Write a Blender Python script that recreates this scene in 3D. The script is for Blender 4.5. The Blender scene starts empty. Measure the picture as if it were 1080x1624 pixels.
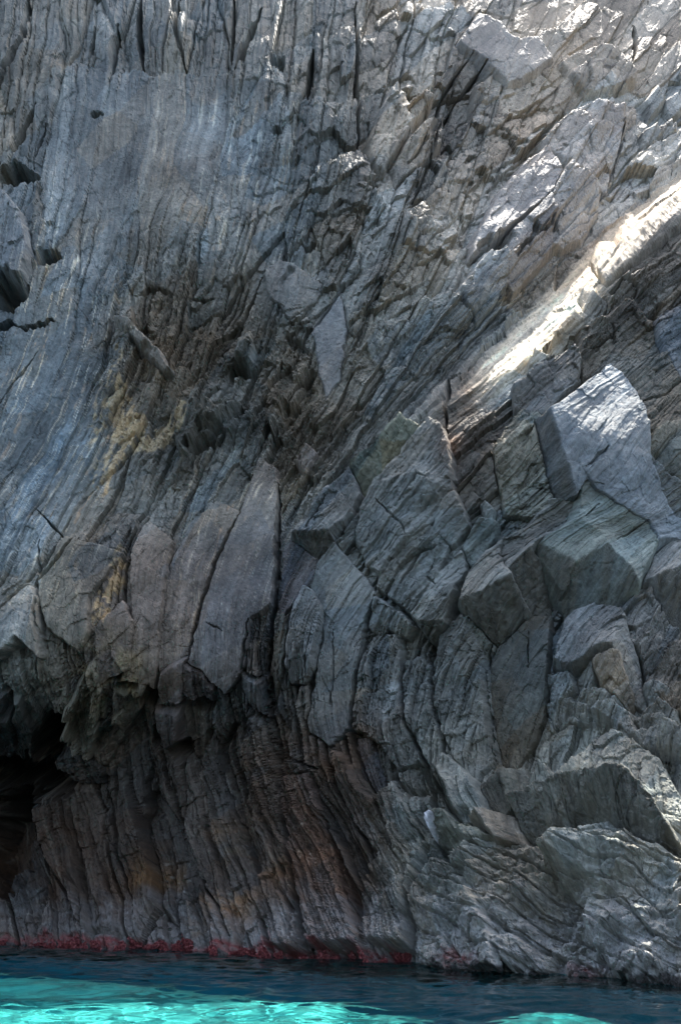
import bpy, math
import numpy as np
C = bpy.context.scene.collection
sc = bpy.context.scene
R = math.radians

# ------------------------------------------------------------------ camera, sky, sun, exposure
CAM_Z = 1.8
PITCH = R(22.0)
VFOV = R(60.0)
cd = bpy.data.cameras.new('camera'); cam = bpy.data.objects.new('camera', cd); C.objects.link(cam)
cam.location = (0, 0, CAM_Z); cam.rotation_euler = (R(90) + PITCH, 0, 0)
cd.sensor_fit = 'VERTICAL'; cd.angle = VFOV; cd.clip_start = 0.1; cd.clip_end = 3000
sc.camera = cam

SUN_DIR = np.array([0.20, 0.285, 0.94]); SUN_DIR /= np.linalg.norm(SUN_DIR)   # towards the sun
w = bpy.data.worlds.new('World'); sc.world = w; w.use_nodes = True
nt = w.node_tree; bg = nt.nodes['Background']
sky = nt.nodes.new('ShaderNodeTexSky'); sky.sky_type = 'NISHITA'; sky.sun_disc = False
sky.sun_elevation = math.asin(SUN_DIR[2]); sky.sun_rotation = math.atan2(SUN_DIR[0], SUN_DIR[1])
sky.air_density = 1.0; sky.dust_density = 4.0; sky.ozone_density = 1.0
nt.links.new(sky.outputs[0], bg.inputs[0]); bg.inputs[1].default_value = 0.15
sd = bpy.data.lights.new('sun', 'SUN'); sd.energy = 5.0; sd.angle = R(0.5); sd.color = (1.0, 0.95, 0.88)
so = bpy.data.objects.new('sun', sd); C.objects.link(so); so.location = (0, 0, 80)
from mathutils import Vector
so.rotation_euler = Vector(tuple(SUN_DIR)).to_track_quat('Z', 'Y').to_euler()
vs = sc.view_settings; vs.view_transform = 'Standard'; vs.look = 'None'; vs.gamma = 1; vs.exposure = 2.0
sc.cycles.max_bounces = 6; sc.cycles.diffuse_bounces = 1; sc.cycles.transparent_max_bounces = 8

# ------------------------------------------------------------------ numpy noise
def _h(ix, iy, s):
    v = (ix.astype(np.int64) * 374761393 + iy.astype(np.int64) * 668265263 + s * 1274126177) & 0xffffffff
    v = ((v ^ (v >> 13)) * 1274126177) & 0xffffffff
    v = ((v ^ (v >> 16)) * 2246822519) & 0xffffffff
    return ((v ^ (v >> 15)) & 0xffffff) / 16777215.0
def vn(x, y, s=0):
    ix = np.floor(x); iy = np.floor(y); fx = x - ix; fy = y - iy
    fx = fx * fx * fx * (fx * (fx * 6 - 15) + 10); fy = fy * fy * fy * (fy * (fy * 6 - 15) + 10)
    a = _h(ix, iy, s); b = _h(ix + 1, iy, s); c = _h(ix, iy + 1, s); d = _h(ix + 1, iy + 1, s)
    return (a + (b - a) * fx + (c - a) * fy + (a - b - c + d) * fx * fy) * 2 - 1
def fbm(x, y, s=0, o=4, g=0.5):
    t = 0; a = 1; n = 0
    for i in range(o):
        t = t + a * vn(x * 2**i + 17.3 * i, y * 2**i - 9.1 * i, s + i); n += a; a *= g
    return t / n
def worley(x, y, s=0, j=0.9):
    ix = np.floor(x); iy = np.floor(y)
    f1 = np.full(x.shape, 9.0); f2 = np.full(x.shape, 9.0)
    cx = np.zeros(x.shape); cy = np.zeros(x.shape); dx1 = np.zeros(x.shape); dy1 = np.zeros(x.shape)
    for a in (-1, 0, 1):
        for b in (-1, 0, 1):
            gx = ix + a; gy = iy + b
            px = gx + 0.5 + j * (_h(gx, gy, s) - 0.5); py = gy + 0.5 + j * (_h(gx, gy, s + 91) - 0.5)
            dx = x - px; dy = y - py; d = np.sqrt(dx * dx + dy * dy)
            m = d < f1
            f2 = np.where(m, f1, np.minimum(f2, d))
            f1 = np.where(m, d, f1); cx = np.where(m, gx, cx); cy = np.where(m, gy, cy)
            dx1 = np.where(m, dx, dx1); dy1 = np.where(m, dy, dy1)
    return f1, f2, cx, cy, dx1, dy1
def facets(x, y, s, tilt=1.0, groove=0.5, gw=0.12):
    """broken rock: every cell its own height and tilt, a groove at the joints"""
    f1, f2, cx, cy, dx, dy = worley(x, y, s)
    h = _h(cx, cy, s + 5) - 0.5 + tilt * ((_h(cx, cy, s + 6) - 0.5) * dx + (_h(cx, cy, s + 7) - 0.5) * dy) * 1.6
    return h - groove * np.clip(1 - (f2 - f1) / gw, 0, 1)
def sstep(a, b, x):
    t = np.clip((x - a) / (b - a), 0, 1); return t * t * (3 - 2 * t)

# ------------------------------------------------------------------ the shape of the wall: a chart (a to the right, b down)
# every chart point stands for one direction from the boat; DEPTH gives how far the wall is there
def pchip(xs, ys, x):
    xs = np.asarray(xs, float); ys = np.asarray(ys, float)
    dd = np.diff(ys) / np.diff(xs); m = np.empty(len(xs)); m[0] = dd[0]; m[-1] = dd[-1]
    m[1:-1] = (dd[1:] + dd[:-1]) / 2
    i = np.clip(np.searchsorted(xs, x) - 1, 0, len(xs) - 2)
    h = xs[i + 1] - xs[i]; t = np.clip((x - xs[i]) / h, 0, 1)
    return ((2*t**3-3*t**2+1)*ys[i] + (t**3-2*t**2+t)*h*m[i] + (-2*t**3+3*t**2)*ys[i+1] + (t**3-t**2)*h*m[i+1])
DC = [-700, -300, 0, 270, 540, 810, 1080, 1400, 1800]
DR = [-200, 0, 200, 400, 600, 800, 930, 1050, 1180, 1300, 1560, 1700]
DEPTH = np.array([  # right columns out of view are steepened to block sun from the lower right
 [39.0, 34.5, 33.0, 33.0, 33.0, 36.0, 40.5, 40.0, 38.0],
 [34.0, 30.5, 29.0, 28.4, 28.2, 30.4, 34.6, 34.0, 32.0],
 [32.0, 28.8, 27.0, 26.2, 25.6, 27.4, 29.5, 29.0, 28.0],
 [30.0, 27.0, 25.2, 24.8, 24.2, 24.8, 25.8, 26.5, 26.0],
 [29.0, 26.3, 24.5, 24.0, 23.4, 23.4, 24.5, 25.0, 25.0],
 [28.0, 25.0, 23.6, 23.2, 22.6, 22.0, 22.7, 23.6, 24.0],
 [27.5, 24.6, 23.0, 22.8, 22.5, 21.3, 21.2, 22.0, 22.5],
 [27.4, 24.6, 23.0, 22.9, 22.6, 21.1, 20.0, 20.0, 20.5],
 [29.0, 27.5, 25.9, 24.6, 22.7, 20.9, 19.2, 18.6, 18.6],
 [30.0, 28.8, 27.2, 25.1, 22.6, 20.2, 18.4, 17.4, 17.2],
 [29.0, 27.2, 25.4, 23.5, 21.1, 18.9, 17.2, 16.0, 15.5],
 [29.0, 27.2, 25.4, 23.5, 21.1, 18.9, 17.2, 16.0, 15.5]])
# line of the sunlit ramp that crosses the wall
RU = [(520, 745), (600, 680), (720, 583), (800, 505), (900, 400), (1000, 315), (1080, 250), (1300, 90), (1800, -250)]
TS = 4.0
TA = np.arange(-720, 1840, TS); TB = np.arange(-220, 1740, TS)
GA, GB = np.meshgrid(TA, TB)
def seg_dist(px, py, P):
    """distance to polyline, side, and fraction along"""
    best = np.full(px.shape, 1e9); side = np.zeros(px.shape); par = np.zeros(px.shape)
    for k in range(len(P) - 1):
        ax, ay = P[k][:2]; bx, by = P[k + 1][:2]; ex, ey = bx - ax, by - ay
        t = np.clip(((px - ax) * ex + (py - ay) * ey) / (ex * ex + ey * ey), 0, 1)
        qx = px - ax - t * ex; qy = py - ay - t * ey; d = np.hypot(qx, qy)
        m = d < best; best = np.where(m, d, best)
        side = np.where(m, np.sign(ex * qy - ey * qx), side); par = np.where(m, k + t, par)
    return best, side, par
def coarse_table():
    tmp = np.stack([pchip(DR, DEPTH[:, j], TB) for j in range(len(DC))], 1)
    T = np.stack([pchip(DC, tmp[i], TA) for i in range(len(TB))], 0)
    d, s, p = seg_dist(GA, GB, RU); sd_ = d * s
    amp = np.interp(GA, [560, 720, 860, 1080, 1400], [0.0, 1.2, 2.7, 3.8, 3.8]) * sstep(900, 700, GB)
    wd = np.interp(GA, [560, 720, 860, 1080], [22, 32, 74, 86])
    T = T - amp * (sstep(0, 1, np.clip(sd_ / wd, 0, 1) * 0.75) / sstep(0, 1, 0.75)) + amp * 0.5
    return T
def sample(T, a, b):
    x = np.clip((a - TA[0]) / TS, 0, len(TA) - 1.001); y = np.clip((b - TB[0]) / TS, 0, len(TB) - 1.001)
    i = x.astype(int); j = y.astype(int); fx = x - i; fy = y - j
    return (T[j, i] * (1 - fx) + T[j, i + 1] * fx) * (1 - fy) + (T[j + 1, i] * (1 - fx) + T[j + 1, i + 1] * fx) * fy
TD = coarse_table()
TH = math.tan(VFOV / 2) / 812.0
def dirs(a, b):
    u = (a - 540.0) * TH; v = (812.0 - b) * TH
    cp, sp = math.cos(PITCH), math.sin(PITCH)
    return u, cp - v * sp, sp + v * cp        # x, y, z (not normalised)
def base_point(a, b):
    Y = sample(TD, a, b); dx, dy, dz = dirs(a, b); t = Y / dy
    return np.stack([dx * t, Y, CAM_Z + dz * t], -1)
# smooth normals of the coarse wall, as a table
_P = base_point(GA, GB)
_ga = np.gradient(_P, axis=1); _gb = np.gradient(_P, axis=0)
TN = np.cross(_ga, _gb); TN /= np.linalg.norm(TN, axis=-1, keepdims=True)
if TN[..., 1].mean() > 0: TN = -TN
for _ in range(14):
    TN[1:-1, 1:-1] = (TN[:-2, 1:-1] + TN[2:, 1:-1] + TN[1:-1, :-2] + TN[1:-1, 2:] + TN[1:-1, 1:-1]) / 5
TN /= np.linalg.norm(TN, axis=-1, keepdims=True)
def wall_point(a, b, h):
    n = np.stack([sample(TN[..., k], a, b) for k in range(3)], -1)
    return base_point(a, b) + n * h[..., None]

# ------------------------------------------------------------------ strata: traced bedding lines
SR = [-200, 0, 200, 400, 600, 800, 1000, 1200, 1400, 1560, 1700]
SL = [
 [-560,-540,-560,-600,-650,-750,-850,-850,-820,-800,-800],
 [0,-20,-40,-80,-130,-230,-330,-330,-300,-280,-270],
 [125,110,90,50,0,-100,-190,-160,-110,-80,-70],
 [235,220,205,170,125,20,-80,-30,30,60,80],
 [335,320,300,260,215,110,40,90,140,170,190],
 [440,420,400,355,295,210,160,185,240,260,280],
 [525,510,495,450,390,300,250,270,330,370,390],
 [630,600,570,540,470,370,320,340,410,480,510],
 [810,760,700,630,550,440,385,400,480,550,590],
 [1010,940,850,760,620,480,410,425,505,575,620],
 [1600,1400,1190,940,720,540,430,450,540,610,650],
 [1850,1620,1400,1130,890,680,520,525,620,680,720],
 [2050,1820,1600,1320,1060,850,660,630,700,740,780],
 [2250,2000,1800,1520,1240,1020,830,750,800,830,850],
 [2450,2200,2000,1720,1430,1190,1000,900,920,940,950],
 [2650,2400,2200,1920,1630,1380,1190,1080,1080,1090,1100],
 [3300,3200,3000,2800,2600,2400,2200,2000,2000,2000,2000]]
PS = [-600,-300,-160,-50,60,160,250,340,440,520,660,830,980,1130,1290,1460,2400]
XR = np.stack([pchip(SR, r, TB) for r in SL], 1)
TPSI = np.stack([np.interp(TA, XR[i], PS) for i in range(len(TB))], 0)
for _ in range(6):
    TPSI[:, 1:-1] = (TPSI[:, :-2] + TPSI[:, 2:] + TPSI[:, 1:-1]) / 3
def psi(a, b): return sample(TPSI, a, b)

def blob(a, b, cx, cy, rx, ry, rot=0, p=1.0):
    c, s = math.cos(R(rot)), math.sin(R(rot)); dx = a - cx; dy = b - cy
    return np.exp(-(((dx * c + dy * s) / rx)**2 + ((-dx * s + dy * c) / ry)**2)**p)
def box_w(a, b, x0, x1, y0, y1, f=40):
    return sstep(x0 - f, x0 + f, a) * sstep(x1 + f, x1 - f, a) * sstep(y0 - f, y0 + f, b) * sstep(y1 + f, y1 - f, b)

# ------------------------------------------------------------------ traced cracks, lips and hollows
CRACKS = [  # width px, depth m, points
 (4, .9, [(443,770),(440,900),(432,1000),(428,1060),(432,1130),(445,1200),(455,1280),(470,1350),(480,1400),(490,1510)]),
 (3, .6, [(597,945),(583,985),(575,1040),(565,1090),(562,1160),(575,1210),(595,1262),(607,1268)]),
 (3, .4, [(385,815),(348,885),(322,955),(300,1047)]),
 (3, .5, [(395,985),(386,1058),(400,1070),(421,1074),(427,1140)]),
 (4, .5, [(562,1163),(592,1168)]),
 (3, .5, [(641,1020),(641,1100),(654,1160),(676,1207),(695,1248),(720,1300)]),
 (4, .6, [(688,1040),(691,1122),(706,1174),(713,1205)]),
 (3, .5, [(539,1196),(547,1255),(569,1311),(598,1350)]),
 (3, .5, [(602,1267),(624,1322),(636,1357)]),
 (2.5, .35, [(632,1244),(658,1285),(676,1340),(690,1380)]),
 (3, .45, [(454,1192),(476,1204),(502,1218),(516,1222)]),
 (3, .45, [(520,1290),(545,1370),(560,1440),(580,1500)]),
 (3, .4, [(430,1250),(410,1180),(396,1120)]),
 (3, .5, [(380,1140),(400,1230),(440,1330),(470,1420),(480,1500)]),
 (3, .4, [(330,1150),(350,1240),(392,1340),(430,1430),(455,1500)]),
 (3, .4, [(270,1210),(290,1300),(330,1400),(370,1490)]),
 (3, .4, [(170,1240),(190,1340),(215,1440)]),
 (4, .6, [(240,1190),(228,1270),(232,1350)]),
 (3, .4, [(655,1380),(662,1450),(660,1520)]),
 (3, .5, [(782,1020),(772,1050),(771,1080),(776,1130),(787,1211)]),
 (5, .9, [(50,-30),(36,60),(12,105),(0,130),(-20,150)]),
 (4, .8, [(60,170),(42,210),(15,250)]),
 (3, .4, [(75,200),(58,250)]),
 (5, 1.0, [(222,-20),(221,50),(228,118)]),
 (5, .8, [(190,40),(180,80),(178,120)]),
 (5, 1.0, [(374,112),(392,70),(415,12)]),
 (4, .6, [(285,-10),(280,50),(296,118)]),
 (3, .6, [(372,-10),(370,60),(366,112)]),
 (4, .5, [(150,40),(140,110)]),
 (6, .9, [(498,80),(492,120),(490,172)]),
 (4, .5, [(564,0),(566,120),(572,250)]),
 (3, .4, [(690,215),(702,150),(745,90)]),
 (6, .8, [(730,150),(765,108)]), (4, .6, [(700,195),(730,150)]),
 (3, .4, [(640,280),(655,260),(668,230)]),
 (3, .35, [(648,340),(665,300),(680,250),(690,215)]),
 (3, .6, [(1000,110),(1008,60),(1003,40)]),
 (3, .6, [(962,310),(976,250),(980,215)]),
 (3, .5, [(745,420),(800,380),(860,330)]),
 (3, .4, [(545,460),(515,505),(495,530)]),
 (3, .3, [(545,665),(580,640),(605,610)]),
 (3, .5, [(710,690),(704,640),(712,600),(728,590)]),
 (2.5, .3, [(0,640),(60,560)]), (2.5, .3, [(65,860),(65,920),(70,1000),(80,1030)]),
 (3, .35, [(0,990),(40,950),(85,910),(130,860)]),
 (3, .4, [(350,560),(372,540),(420,430)]),
 (3, .4, [(110,860),(60,810)]),
 (3, .4, [(490,850),(520,800)]), (2, .2, [(330,990),(355,1003)]),
 (2.5, .3, [(700,870),(668,880),(640,930)]),
 (3, .35, [(870,370),(800,420)]),
 (2, .25, [(905,762),(930,745),(945,735)]), (2, .2, [(906,840),(925,812)]), (2, .2, [(960,900),(1000,850)]), (2, .2, [(640,805),(668,770),(690,775)]), (2, .2, [(600,800),(640,840),(650,860)]), (2, .2, [(700,940),(680,920),(690,890)]), (2, .2, [(530,1000),(534,1060),(528,1120)]), (2, .2, [(840,1010),(838,1060)]),
 (2, .25, [(990,660),(1050,640),(1080,610)]), (2, .25, [(930,560),(980,530)]),
]
HOLES = [  # cx, cy, rx, ry, rot, depth
 (28,276,34,13,8,1.8), (12,462,30,32,0,2.2), (78,402,22,9,-5,1.0), (55,515,36,4,-3,.7), (8,515,16,6,0,.8),
 (382,590,22,14,0,.9), (320,700,40,12,-38,.9), (85,1170,26,50,25,2.6), (25,1240,100,34,0,2.2), (-6,1340,64,88,14,2.4),
 (588,298,14,6,0,.5), (440,100,10,14,20,.6), (440,212,9,5,0,.5), (155,188,10,4,0,.3), (470,545,26,10,30,.4),
 (460,650,20,8,-30,.5), (495,390,14,5,0,.4), (250,465,34,5,8,.5), (322,470,22,4,-4,.45), (238,568,14,8,30,.4),
 (345,655,24,10,-35,.5), (490,600,20,8,-40,.4), (240,1110,16,18,0,.6), (310,1120,30,20,0,.7), (248,1170,10,20,0,.9),
 (287,1190,16,20,0,.9), (20,1105,14,20,0,.7), (170,1160,14,30,30,.4), (205,1080,18,8,0,.4), (790,405,26,7,-38,.9), (760,402,14,6,-40,.7),
 (840,390,50,5,-38,.6), (760,1320,14,20,0,.5), (240,1280,12,30,0,.5), (735,1360,30,24,0,.5), (455,445,20,6,-40,.3),
]
def lip(a, b, pts, amp, up, down):
    """wall stands proud on one side of a traced lip (positive amp: proud below the line) and dies out over `down` px"""
    d, s, p = seg_dist(a, b, pts)
    end = (p > 0.001) & (p < len(pts) - 1 - 0.001)
    f = np.where(s > 0, 1.0, 0.0) * np.clip(1 - d / down, 0, 1)
    return amp * f * end
LIPS = [
 # points left to right: side>0 means below the line
 (.20, 300, [(90,105),(130,110),(160,116),(178,122),(200,119),(228,119),(246,124),(285,126),(310,121),(345,119),(370,118)]),
 (.0, 10, [(0,0),(10,0)]),
]

def cliff_relief(a, b, block=False):
    wx = fbm(a / 60, b / 60, 3, 3) * 7; wy = fbm(a / 60, b / 60, 8, 3) * 7
    a2 = a + wx; b2 = b + wy
    U = psi(a2, b2); S = b2
    ribs = box_w(a, b, 300, 760, 960, 1520, 50) * 1.0
    ribs = np.maximum(ribs, box_w(a, b, 90, 380, -60, 110, 30) * 0.6)
    ribs = np.maximum(ribs, box_w(a, b, 60, 300, 1150, 1500, 50) * 0.7)
    smooth = np.maximum(blob(a, b, 230, 240, 170, 130, 0, 2), blob(a, b, 60, 640, 110, 230, 0, 2))
    smooth = np.maximum(smooth, blob(a, b, 380, 900, 110, 150, 0, 2))
    smooth = np.maximum(smooth, blob(a, b, 520, 560, 30, 110, 0, 2))
    smooth = np.maximum(smooth, blob(a, b, 560, 180, 40, 120, 0, 2) * .6)
    blocky = np.maximum(blob(a, b, 720, 230, 260, 250, 0, 2), blob(a, b, 980, 180, 170, 200, 0, 2))
    blocky = np.maximum(blocky, blob(a, b, 620, 440, 150, 160, 0, 2) * .8)
    blocky = np.maximum(blocky, blob(a, b, 940, 480, 170, 120, 0, 2) * .8)
    rubble = np.maximum(blob(a, b, 440, 620, 110, 130, 30, 2), blob(a, b, 280, 580, 130, 200, 0, 2) * .7)
    rubble = np.maximum(rubble, blob(a, b, 480, 730, 60, 90, 0, 2))
    rubble = np.maximum(rubble, blob(a, b, 160, 1090, 70, 90, 30, 2) * .8)
    low = box_w(a, b, 660, 1500, 1330, 1560, 50)
    d_, s_, p_ = seg_dist(a, b, RU)
    ramp = sstep(12, 26, d_ * s_) * sstep(100, 80, d_ * s_) * sstep(640, 740, a)
    calm = 1 - np.maximum(0.88 * smooth, 0.93 * ramp)
    blocky = blocky * (1 - ramp)
    h = 0.35 * fbm(a / 150, b / 150, 21, 3) * (0.5 + 0.5 * calm)
    # bedding slabs
    k = 0.30 if not block else 0.05
    strat = 1 - .75 * low
    h = h + strat * calm * k * (0.7 + 1.0 * ribs - 0.35 * blocky) * facets(U / 58, S / 300 + U / 380, 31, 1.2, 0.5, 0.08)
    h = h + strat * calm * (0.125 if not block else 0.09) * (0.7 + 0.9 * ribs + 0.3 * blocky) * facets(U / 19, S / 210 + U / 150, 32, 1.2, 0.5, 0.12)
    h = h + (0.6 + 0.4 * calm) * strat * 0.045 * (0.8 + 0.6 * ribs) * facets(U / 8, S / 110, 33, 1.2, 0.4, 0.2)
    # angular breakage
    ca, sa = math.cos(R(40)), math.sin(R(40)); xr = a2 * ca - b2 * sa; yr = a2 * sa + b2 * ca
    kb = 0.50 if not block else 0.06
    h = h + kb * blocky * (.8 * facets(xr / 230, yr / 95, 47, 2.2, 0.1, 0.05) + .45 * facets(xr / 95, yr / 42, 41, 2.4, 0.2, 0.06))
    h = h + ((0.05 if not block else .05) + 0.10 * blocky + 0.03 * rubble) * calm * (1 if not block else 1.0) * facets(xr / 40, yr / 25, 42, 2.2, 0.25, 0.10)
    h = h + (0.03 + 0.035 * blocky + 0.03 * rubble) * calm * facets(xr / 17, yr / 11, 43, 1.4, 0.3, 0.12)
    h = h + (0.012 + 0.015 * blocky + 0.04 * rubble) * facets(xr / 7, yr / 5, 44, 1.2, 0.3, 0.15)
    h = h + rubble * calm * (.22 * facets(U / 30, S / 75, 48, 2.6, .3, .08) + .09 * facets(U / 11, S / 34, 49, 2.2, .3, .12))
    # layered, water-worn foot at the right
    V = (b2 - 0.42 * a2 + 30 * fbm(a / 120, b / 120, 61, 2))
    lay = np.abs((V / 30 + 0.5 * fbm(a / 90, b / 90, 62, 2)) % 1 - 0.5) * 2
    h = h + low * (0.10 * np.clip(lay / .22, 0, 1) + 0.05 * facets(V / 22, a / 90, 63, 2, .3))
    h = h + low * 0.55 * fbm(a / 75, b / 55, 64, 4)
    # long continuous bedding joints
    lg = (U / 17 + .5 * vn(U / 60, S / 400, 140)) % 1; lg2 = (U / 61 + .4 * vn(U / 90, S / 500, 141)) % 1
    jm = sstep(-.5, .3, vn(U / 12, S / 180, 142))
    ln_ = (1 - .9 * low) * (1 - .7 * ramp) * (.4 if block else .72)
    h = h - ln_ * (.045 * jm * np.clip(1 - lg / .12, 0, 1) + .05 * lg * (1 - .4 * smooth) + (0 if block else .12) * calm * np.clip(1 - lg2 / .05, 0, 1) - (.3 if not block else .05) * calm * lg2 * .8 * (1 - .6 * np.maximum(blocky, box_w(a, b, -900, 600, -300, 500, 60))))
    h = h + ramp * .06 * facets(xr / 170, yr / 8, 150, 1.2, .5, .15) + ramp * .02 * facets(xr / 40, yr / 4, 151, 1, .3, .15)
    h = h * (1 - .45 * blob(a, b, 1020, 40, 330, 170, 0, 2))
    # grain
    h = h + 0.022 * vn(U / 2.6, S / 40, 51) * (0.6 + ribs) + 0.014 * fbm(a / 6, b / 6, 52, 3)
    h = h + 0.05 * fbm(a / 28, b / 28, 53, 4) * (0.5 + 0.5 * calm)
    return h

def cuts(a, b):
    c = np.zeros(a.shape)
    jx = a + 2.5 * fbm(a / 14, b / 14, 71, 2); jy = b + 2.5 * fbm(a / 14, b / 14, 72, 2)
    for wd, dp, pts in CRACKS:
        xs = [p[0] for p in pts]; ys = [p[1] for p in pts]
        m = (a > min(xs) - 25) & (a < max(xs) + 25) & (b > min(ys) - 25) & (b < max(ys) + 25)
        if not m.any(): continue
        d, s, p = seg_dist(jx[m], jy[m], pts)
        tp = np.minimum(p / 0.6, (len(pts) - 1 - p) / 0.6).clip(0.25, 1)
        c[m] = np.maximum(c[m], dp * np.clip(1.25 - d / (wd * tp * 0.9), 0, 1))
    for cx, cy, rx, ry, rot, dp in HOLES:
        rr = max(rx, ry) * 1.6
        m = (abs(a - cx) < rr) & (abs(b - cy) < rr)
        if not m.any(): continue
        wf = 5 + .16 * max(rx, ry); q = a[m] + wf * fbm(a[m] / 14, b[m] / 22, 73, 3); r = b[m] + wf * fbm(a[m] / 14, b[m] / 22, 74, 3)
        ct, st = math.cos(R(rot)), math.sin(R(rot)); dx = q - cx; dy = r - cy
        e = np.sqrt(((dx * ct + dy * st) / rx)**2 + ((-dx * st + dy * ct) / ry)**2)
        c[m] = np.maximum(c[m], dp * np.clip((1.05 - e) * 2.2, 0, 1))
    return c
def lips(a, b):
    h = np.zeros(a.shape)
    q = a + 6 * fbm(a / 16, b / 16, 75, 4); r = b + 9 * fbm(a / 22, b / 22, 76, 4)
    for amp, down, pts in LIPS:
        if amp: h += lip(q, r, pts, amp, 0, down)
    return h

# ------------------------------------------------------------------ rock colours (albedo), by place on the wall
def albedo(a, b, h=None, mul=None, mix=None):
    n = lambda v: np.array(v, float)
    U = psi(a + 5 * fbm(a / 40, b / 40, 80, 2), b)
    col = np.zeros(a.shape + (3,)) + n((0.150, 0.168, 0.185))
    def over(wt, c):
        nonlocal col
        wt = np.clip(wt, 0, 1)[..., None]; col = col * (1 - wt) + n(c) * wt
    nz = fbm(a / 45, b / 45, 81, 4)
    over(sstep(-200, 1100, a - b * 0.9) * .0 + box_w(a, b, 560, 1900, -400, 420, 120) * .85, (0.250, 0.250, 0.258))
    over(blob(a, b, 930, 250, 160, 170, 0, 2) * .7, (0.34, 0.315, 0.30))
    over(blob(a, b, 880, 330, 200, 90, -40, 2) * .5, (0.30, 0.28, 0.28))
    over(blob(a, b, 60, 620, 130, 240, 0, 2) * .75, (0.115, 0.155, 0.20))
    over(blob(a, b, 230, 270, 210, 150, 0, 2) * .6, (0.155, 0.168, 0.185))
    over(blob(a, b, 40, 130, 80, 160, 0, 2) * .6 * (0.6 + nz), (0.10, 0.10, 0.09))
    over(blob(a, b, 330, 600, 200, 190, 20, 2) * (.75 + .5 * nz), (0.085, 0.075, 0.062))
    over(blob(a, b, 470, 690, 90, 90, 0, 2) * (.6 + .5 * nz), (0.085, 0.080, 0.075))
    over(box_w(a, b, 120, 470, 850, 1150, 60) * .75, (0.110, 0.102, 0.110))
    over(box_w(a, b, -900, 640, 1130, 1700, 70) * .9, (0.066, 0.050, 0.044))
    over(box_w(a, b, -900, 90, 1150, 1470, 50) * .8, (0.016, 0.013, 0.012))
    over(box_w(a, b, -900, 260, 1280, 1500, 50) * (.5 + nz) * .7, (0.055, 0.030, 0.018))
    over(blob(a, b, 330, 1400, 110, 90, 0, 2) * (.3 + 1.6 * nz), (0.13, 0.075, 0.035))
    over(box_w(a, b, 430, 620, 1180, 1420, 50) * (.2 + 1.3 * nz), (0.090, 0.060, 0.045))
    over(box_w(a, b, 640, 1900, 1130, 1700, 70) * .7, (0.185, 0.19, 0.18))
    dr_, sr_, _p = seg_dist(a, b, RU)
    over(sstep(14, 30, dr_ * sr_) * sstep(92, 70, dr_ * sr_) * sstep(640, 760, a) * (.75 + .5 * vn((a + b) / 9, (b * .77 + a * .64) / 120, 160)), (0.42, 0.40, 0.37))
    over(blob(a, b, 740, 700, 60, 130, 0, 2) * .8, (0.085, 0.072, 0.066))
    over(blob(a, b, 722, 680, 18, 60, 10, 1) * (.6 + nz), (0.17, 0.085, 0.045))
    over(blob(a, b, 1040, 460, 90, 70, -30, 2) * .7, (0.070, 0.065, 0.066))
    # bedding streaks
    st = vn(U / 5.0, b / 130, 82) * .6 + vn(U / 14, b / 260, 83) * .7 + vn(U / 2.1, b / 60, 84) * .4
    col = col * (1 + 0.20 * st[..., None])
    tan_w = (blob(a, b, 225, 690, 42, 26, 10, 2) + blob(a, b, 282, 668, 18, 40, 40, 2) + .7 * blob(a, b, 175, 690, 40, 110, 15, 2) + .6 * blob(a, b, 190, 590, 10, 90, 5, 2)
             + .6 * blob(a, b, 185, 930, 14, 80, 15, 2) + .8 * blob(a, b, 168, 960, 14, 50, 20, 2) + .45 * blob(a, b, 380, 1440, 10, 10) + .6 * blob(a, b, 330, 1440, 30, 14, -40, 1))
    tn = fbm(U / 9, b / 30, 85, 4) * .7 + fbm(a / 7, b / 7, 185, 3) * .5
    over(sstep(.28, .62, tan_w * (.62 + 1.3 * tn)) * .85, (0.38, 0.32, 0.235))
    over(blob(a, b, 170, 1080, 60, 80, 30, 2) * (.5 + 1.2 * fbm(a / 20, b / 20, 86, 4)), (0.20, 0.19, 0.15))
    # pale mineral veins along the bedding
    vw = blob(a, b, 90, 560, 150, 280, 0, 2) + .8 * blob(a, b, 380, 280, 160, 200, 0, 2) + .7 * blob(a, b, 380, 860, 120, 200, 0, 2) + .5 * blob(a, b, 60, 900, 120, 100, 0, 2)
    v1 = vn(U / 2.4 + 40, b / 60, 87) + .35 * vn(U / 1.3, b / 12, 88)
    over(sstep(.62, .9, v1) * np.clip(vw, .12, 1) * .9, (0.42, 0.42, 0.40))
    over(sstep(.72, 1.0, vn(U / 3.1 + 7, b / 90, 89) + .3 * vn(a / 5, b / 9, 90)) * np.clip(vw, .1, 1) * .6, (0.33, 0.27, 0.22))
    # weather stain and lichen speckle
    col = col * (1 + 0.42 * fbm(a / 70, b / 70, 91, 4)[..., None] + 0.22 * fbm(a / 9, b / 9, 92, 3)[..., None])
    sp = sstep(.35, .6, fbm(a / 7, b / 7, 93, 3)) * sstep(0, .5, fbm(a / 60, b / 60, 94, 2) + .25 * (blob(a, b, 960, 720, 90, 90) - .2))
    over(sp * .35, (0.34, 0.35, 0.35))
    c1 = worley((U + 7 * fbm(a / 60, b / 60, 3, 3)) / 58, b / 300 + U / 380, 31); c2 = worley(U / 19, b / 210 + U / 150, 32)
    ca, sa = math.cos(R(40)), math.sin(R(40)); xr = a * ca - b * sa; yr = a * sa + b * ca; c3 = worley(xr / 95, yr / 42, 41)
    tone = .42 * (_h(c1[2], c1[3], 5) - .5) + .40 * (_h(c2[2], c2[3], 6) - .5) + .35 * (_h(c3[2], c3[3], 7) - .5)
    warm = .16 * (_h(c1[2], c1[3], 8) - .5) + .16 * (_h(c3[2], c3[3], 9) - .5)
    col = col * (1 + tone[..., None]) * (1 + warm[..., None] * n((1, 0, -1)))
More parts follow.
